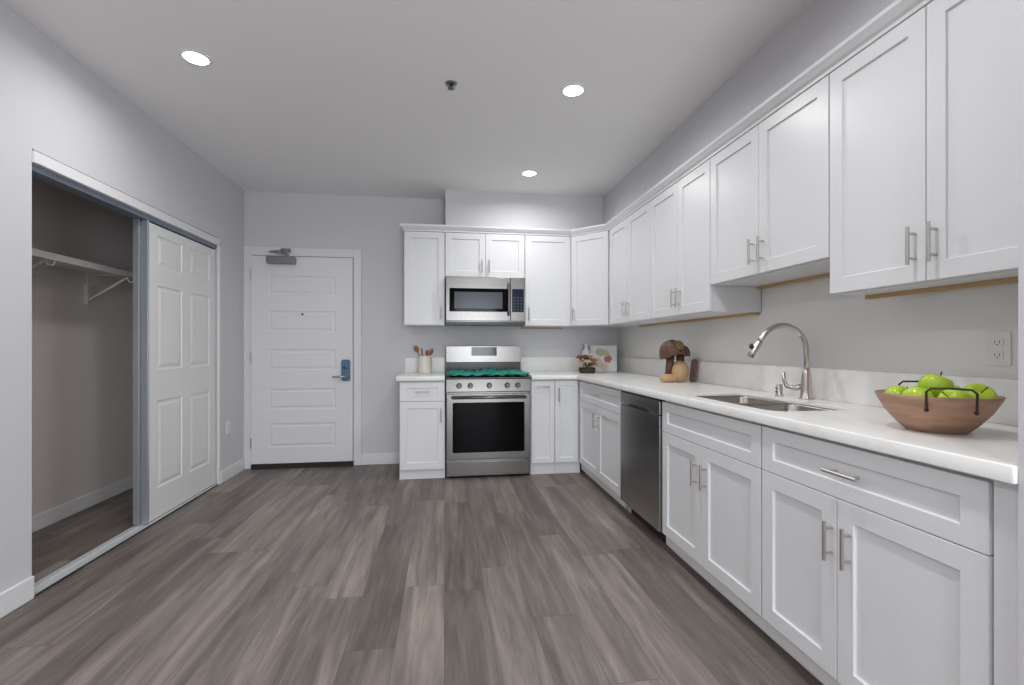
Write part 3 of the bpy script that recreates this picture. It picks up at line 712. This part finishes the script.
# carved ornament
oc = empty('carved_ornament', (1.665, 3.245, CT1), math.radians(-8), 'carved ornament with dark brown cap over a pale wooden body on the worktop', 'ornament')
bm = bmesh.new(); ball(bm, (.040, -.01, .078), .078, (.86, .8, 1.05), None, 24, 16)
for v in bm.verts: v.co.z = max(v.co.z, .0)
obj('body', bm, M['pale'], oc, smooth=True)
bm = bmesh.new(); ball(bm, (-.042, -.02, .028), .050, (1.40, .9, .72), None, 20, 12)
for v in bm.verts: v.co.z = max(v.co.z, .0)
obj('base', bm, M['pale'], oc, smooth=True)
bm = bmesh.new(); tube(bm, [(-.045, -.01, .04), (-.035, -.012, .12), (-.02, 0, .20)], [.022, .026, .03], 14); tube(bm, [(.055, .01, .12), (.052, .01, .20)], [.026, .030], 12); obj('stalk', bm, M['darkcap'], oc, smooth=True)
def lobe(name, c, sc, tilt, m, wob):
    bm = bmesh.new()
    prof = [(0, .085), (.035, .082), (.065, .066), (.085, .040), (.097, .012), (.100, -.012), (.092, -.022), (.070, -.012), (.03, -.004), (0, -.002)]
    lathe(bm, prof, 40)
    rt = Matrix.Rotation(tilt, 3, 'Y')
    for v in bm.verts:
        a = math.atan2(v.co.y, v.co.x); k = 1+wob*math.sin(4*a+1)+wob*.6*math.sin(9*a+v.co.z*30)
        v.co = Vector((v.co.x*k*sc[0], v.co.y*k*sc[1], v.co.z*sc[2]+.004*math.sin(6*a)*(v.co.x**2+v.co.y**2)*100)); v.co = rt @ v.co + Vector(c)
    return obj(name, bm, m, oc, smooth=True)
lobe('cap', (-.014, 0, .220), (.90, .85, 1.05), -.38, M['darkcap'], .05)
lobe('cap', (.052, -.020, .212), (.62, .62, .70), .16, M['darkcap'], .06)
lobe('cap', (.018, -.042, .252), (.46, .40, .62), -.05, M['goldcap'], .05)
wd = tag(obj('wooden_board', rslab(bmesh.new(), -.035, .035, 0, .17, -.008, .008, .03), mat('dark_board_wood', (.20, .12, .08), .5, bump=.2, bscale=50, var=.3, vscale=20), bevel=.003), 'small dark wooden board leaning behind the carved ornament', 'board')
wd.location = (1.800, 3.225, CT1+.001); wd.rotation_euler = (math.radians(-7), 0, -PI/2)

# ------------------------------------------------------------------ outlets
def outlet(loc, rz, label, vertical=True):
    o = empty('wall_outlet', loc, rz, label, 'outlet')
    obj('plate', rslab(bmesh.new(), -.036, .036, -.058, .058, -.006, .0, .006), M['plastic'], o, bevel=.0015)
    for z in (-.022, .022):
        s = obj('socket', rslab(bmesh.new(), -.017, .017, z-.014, z+.014, -.0085, -.005, .008), M['plastic'], o)
        obj('slot', boxes((-.008, -.006, -.009, -.0083, z-.003, z+.006), (.006, .008, -.009, -.0083, z-.003, z+.006), (-.002, .002, -.009, -.0083, z-.010, z-.006)), M['slot'], s)
    return o
outlet((R-.0005, 1.337, 1.165), -PI/2, 'white double outlet on the wall above the fruit bowl')
outlet((L+.0005, 4.50, .46), PI/2, 'white outlet low on the wall between closet and entry door')

# ------------------------------------------------------------------ ceiling fixtures
names = {0: 'recessed ceiling light at the left above the closet', 1: 'recessed ceiling light nearer the camera over the sink side', 2: 'recessed ceiling light in front of the range and soffit',
         3: 'added unseen recessed light above the near end of the closet', 4: 'added unseen recessed light above the fruit bowl end of the worktop', 5: 'added unseen recessed light left of the viewpoint', 6: 'added unseen recessed light right of the viewpoint', 7: 'added unseen recessed light at the left near the rear wall', 8: 'added unseen recessed light at the right near the rear wall'}
for i, (x, y) in enumerate(LIGHTS):
    t = empty('ceiling_light', (x, y, H), 0, names[i], 'ceiling light', 'recessed ceiling lights')
    bm = bmesh.new(); lathe(bm, [(.057, -.001), (.057, -.005), (.070, -.004), (.073, -.001)], 40); obj('trim_ring', bm, M['ring'], t, smooth=True)
    bm = bmesh.new(); lathe(bm, [(0, -.003), (.056, -.003), (.057, -.001), (0, -.001)], 40); obj('lens', bm, M['lens'], t)
    l = area('ceiling_light_lamp', (x, y, H-.012), (0, 0, 0), .11, LIGHT_P, LCOL, disk=True, spread=SPREAD)
t = empty('sprinkler', (.04, 2.71, H), 0, 'small grey fire sprinkler in the middle of the ceiling', 'sprinkler')
bm = bmesh.new(); lathe(bm, [(0, -.001), (.034, -.001), (.030, -.006), (.014, -.010), (0, -.010)], 24); obj('escutcheon', bm, M['sprk'], t, smooth=True)
bm = bmesh.new(); lathe(bm, [(0, -.008), (.008, -.010), (.007, -.026), (.020, -.028), (.020, -.030), (0, -.031)], 20); obj('deflector', bm, M['sprk'], t, smooth=True)

# ------------------------------------------------------------------ closet shelf
sh = empty('closet_shelf', (-2.579, 2.302, 1.718), 0, 'white shelf on brackets inside the closet', 'shelf')
obj('board', boxes((0, .320, 0, 2.296, -.018, 0), (.310, .330, 0, 2.296, -.040, 0)), M['shelf'], sh, bevel=.002)
obj('cleat', boxes((0, .018, 0, 2.296, -.090, -.018)), M['shelf'], sh)
for y in (3.11-2.302, 3.83-2.302):
    bm = bmesh.new(); box(bm, .018, .30, y-.010, y+.010, -.024, -.0185); box(bm, .0, .024, y-.022, y+.022, -.24, -.0185)
    tube(bm, [(.02, y, -.20), (.16, y, -.11), (.27, y, -.035)], .009, 8)
    tube(bm, [(.275, y, -.022), (.272, y, -.045), (.285, y, -.066), (.310, y, -.066), (.322, y, -.045)], .006, 8)
    obj('bracket', bm, M['shelf'], sh)
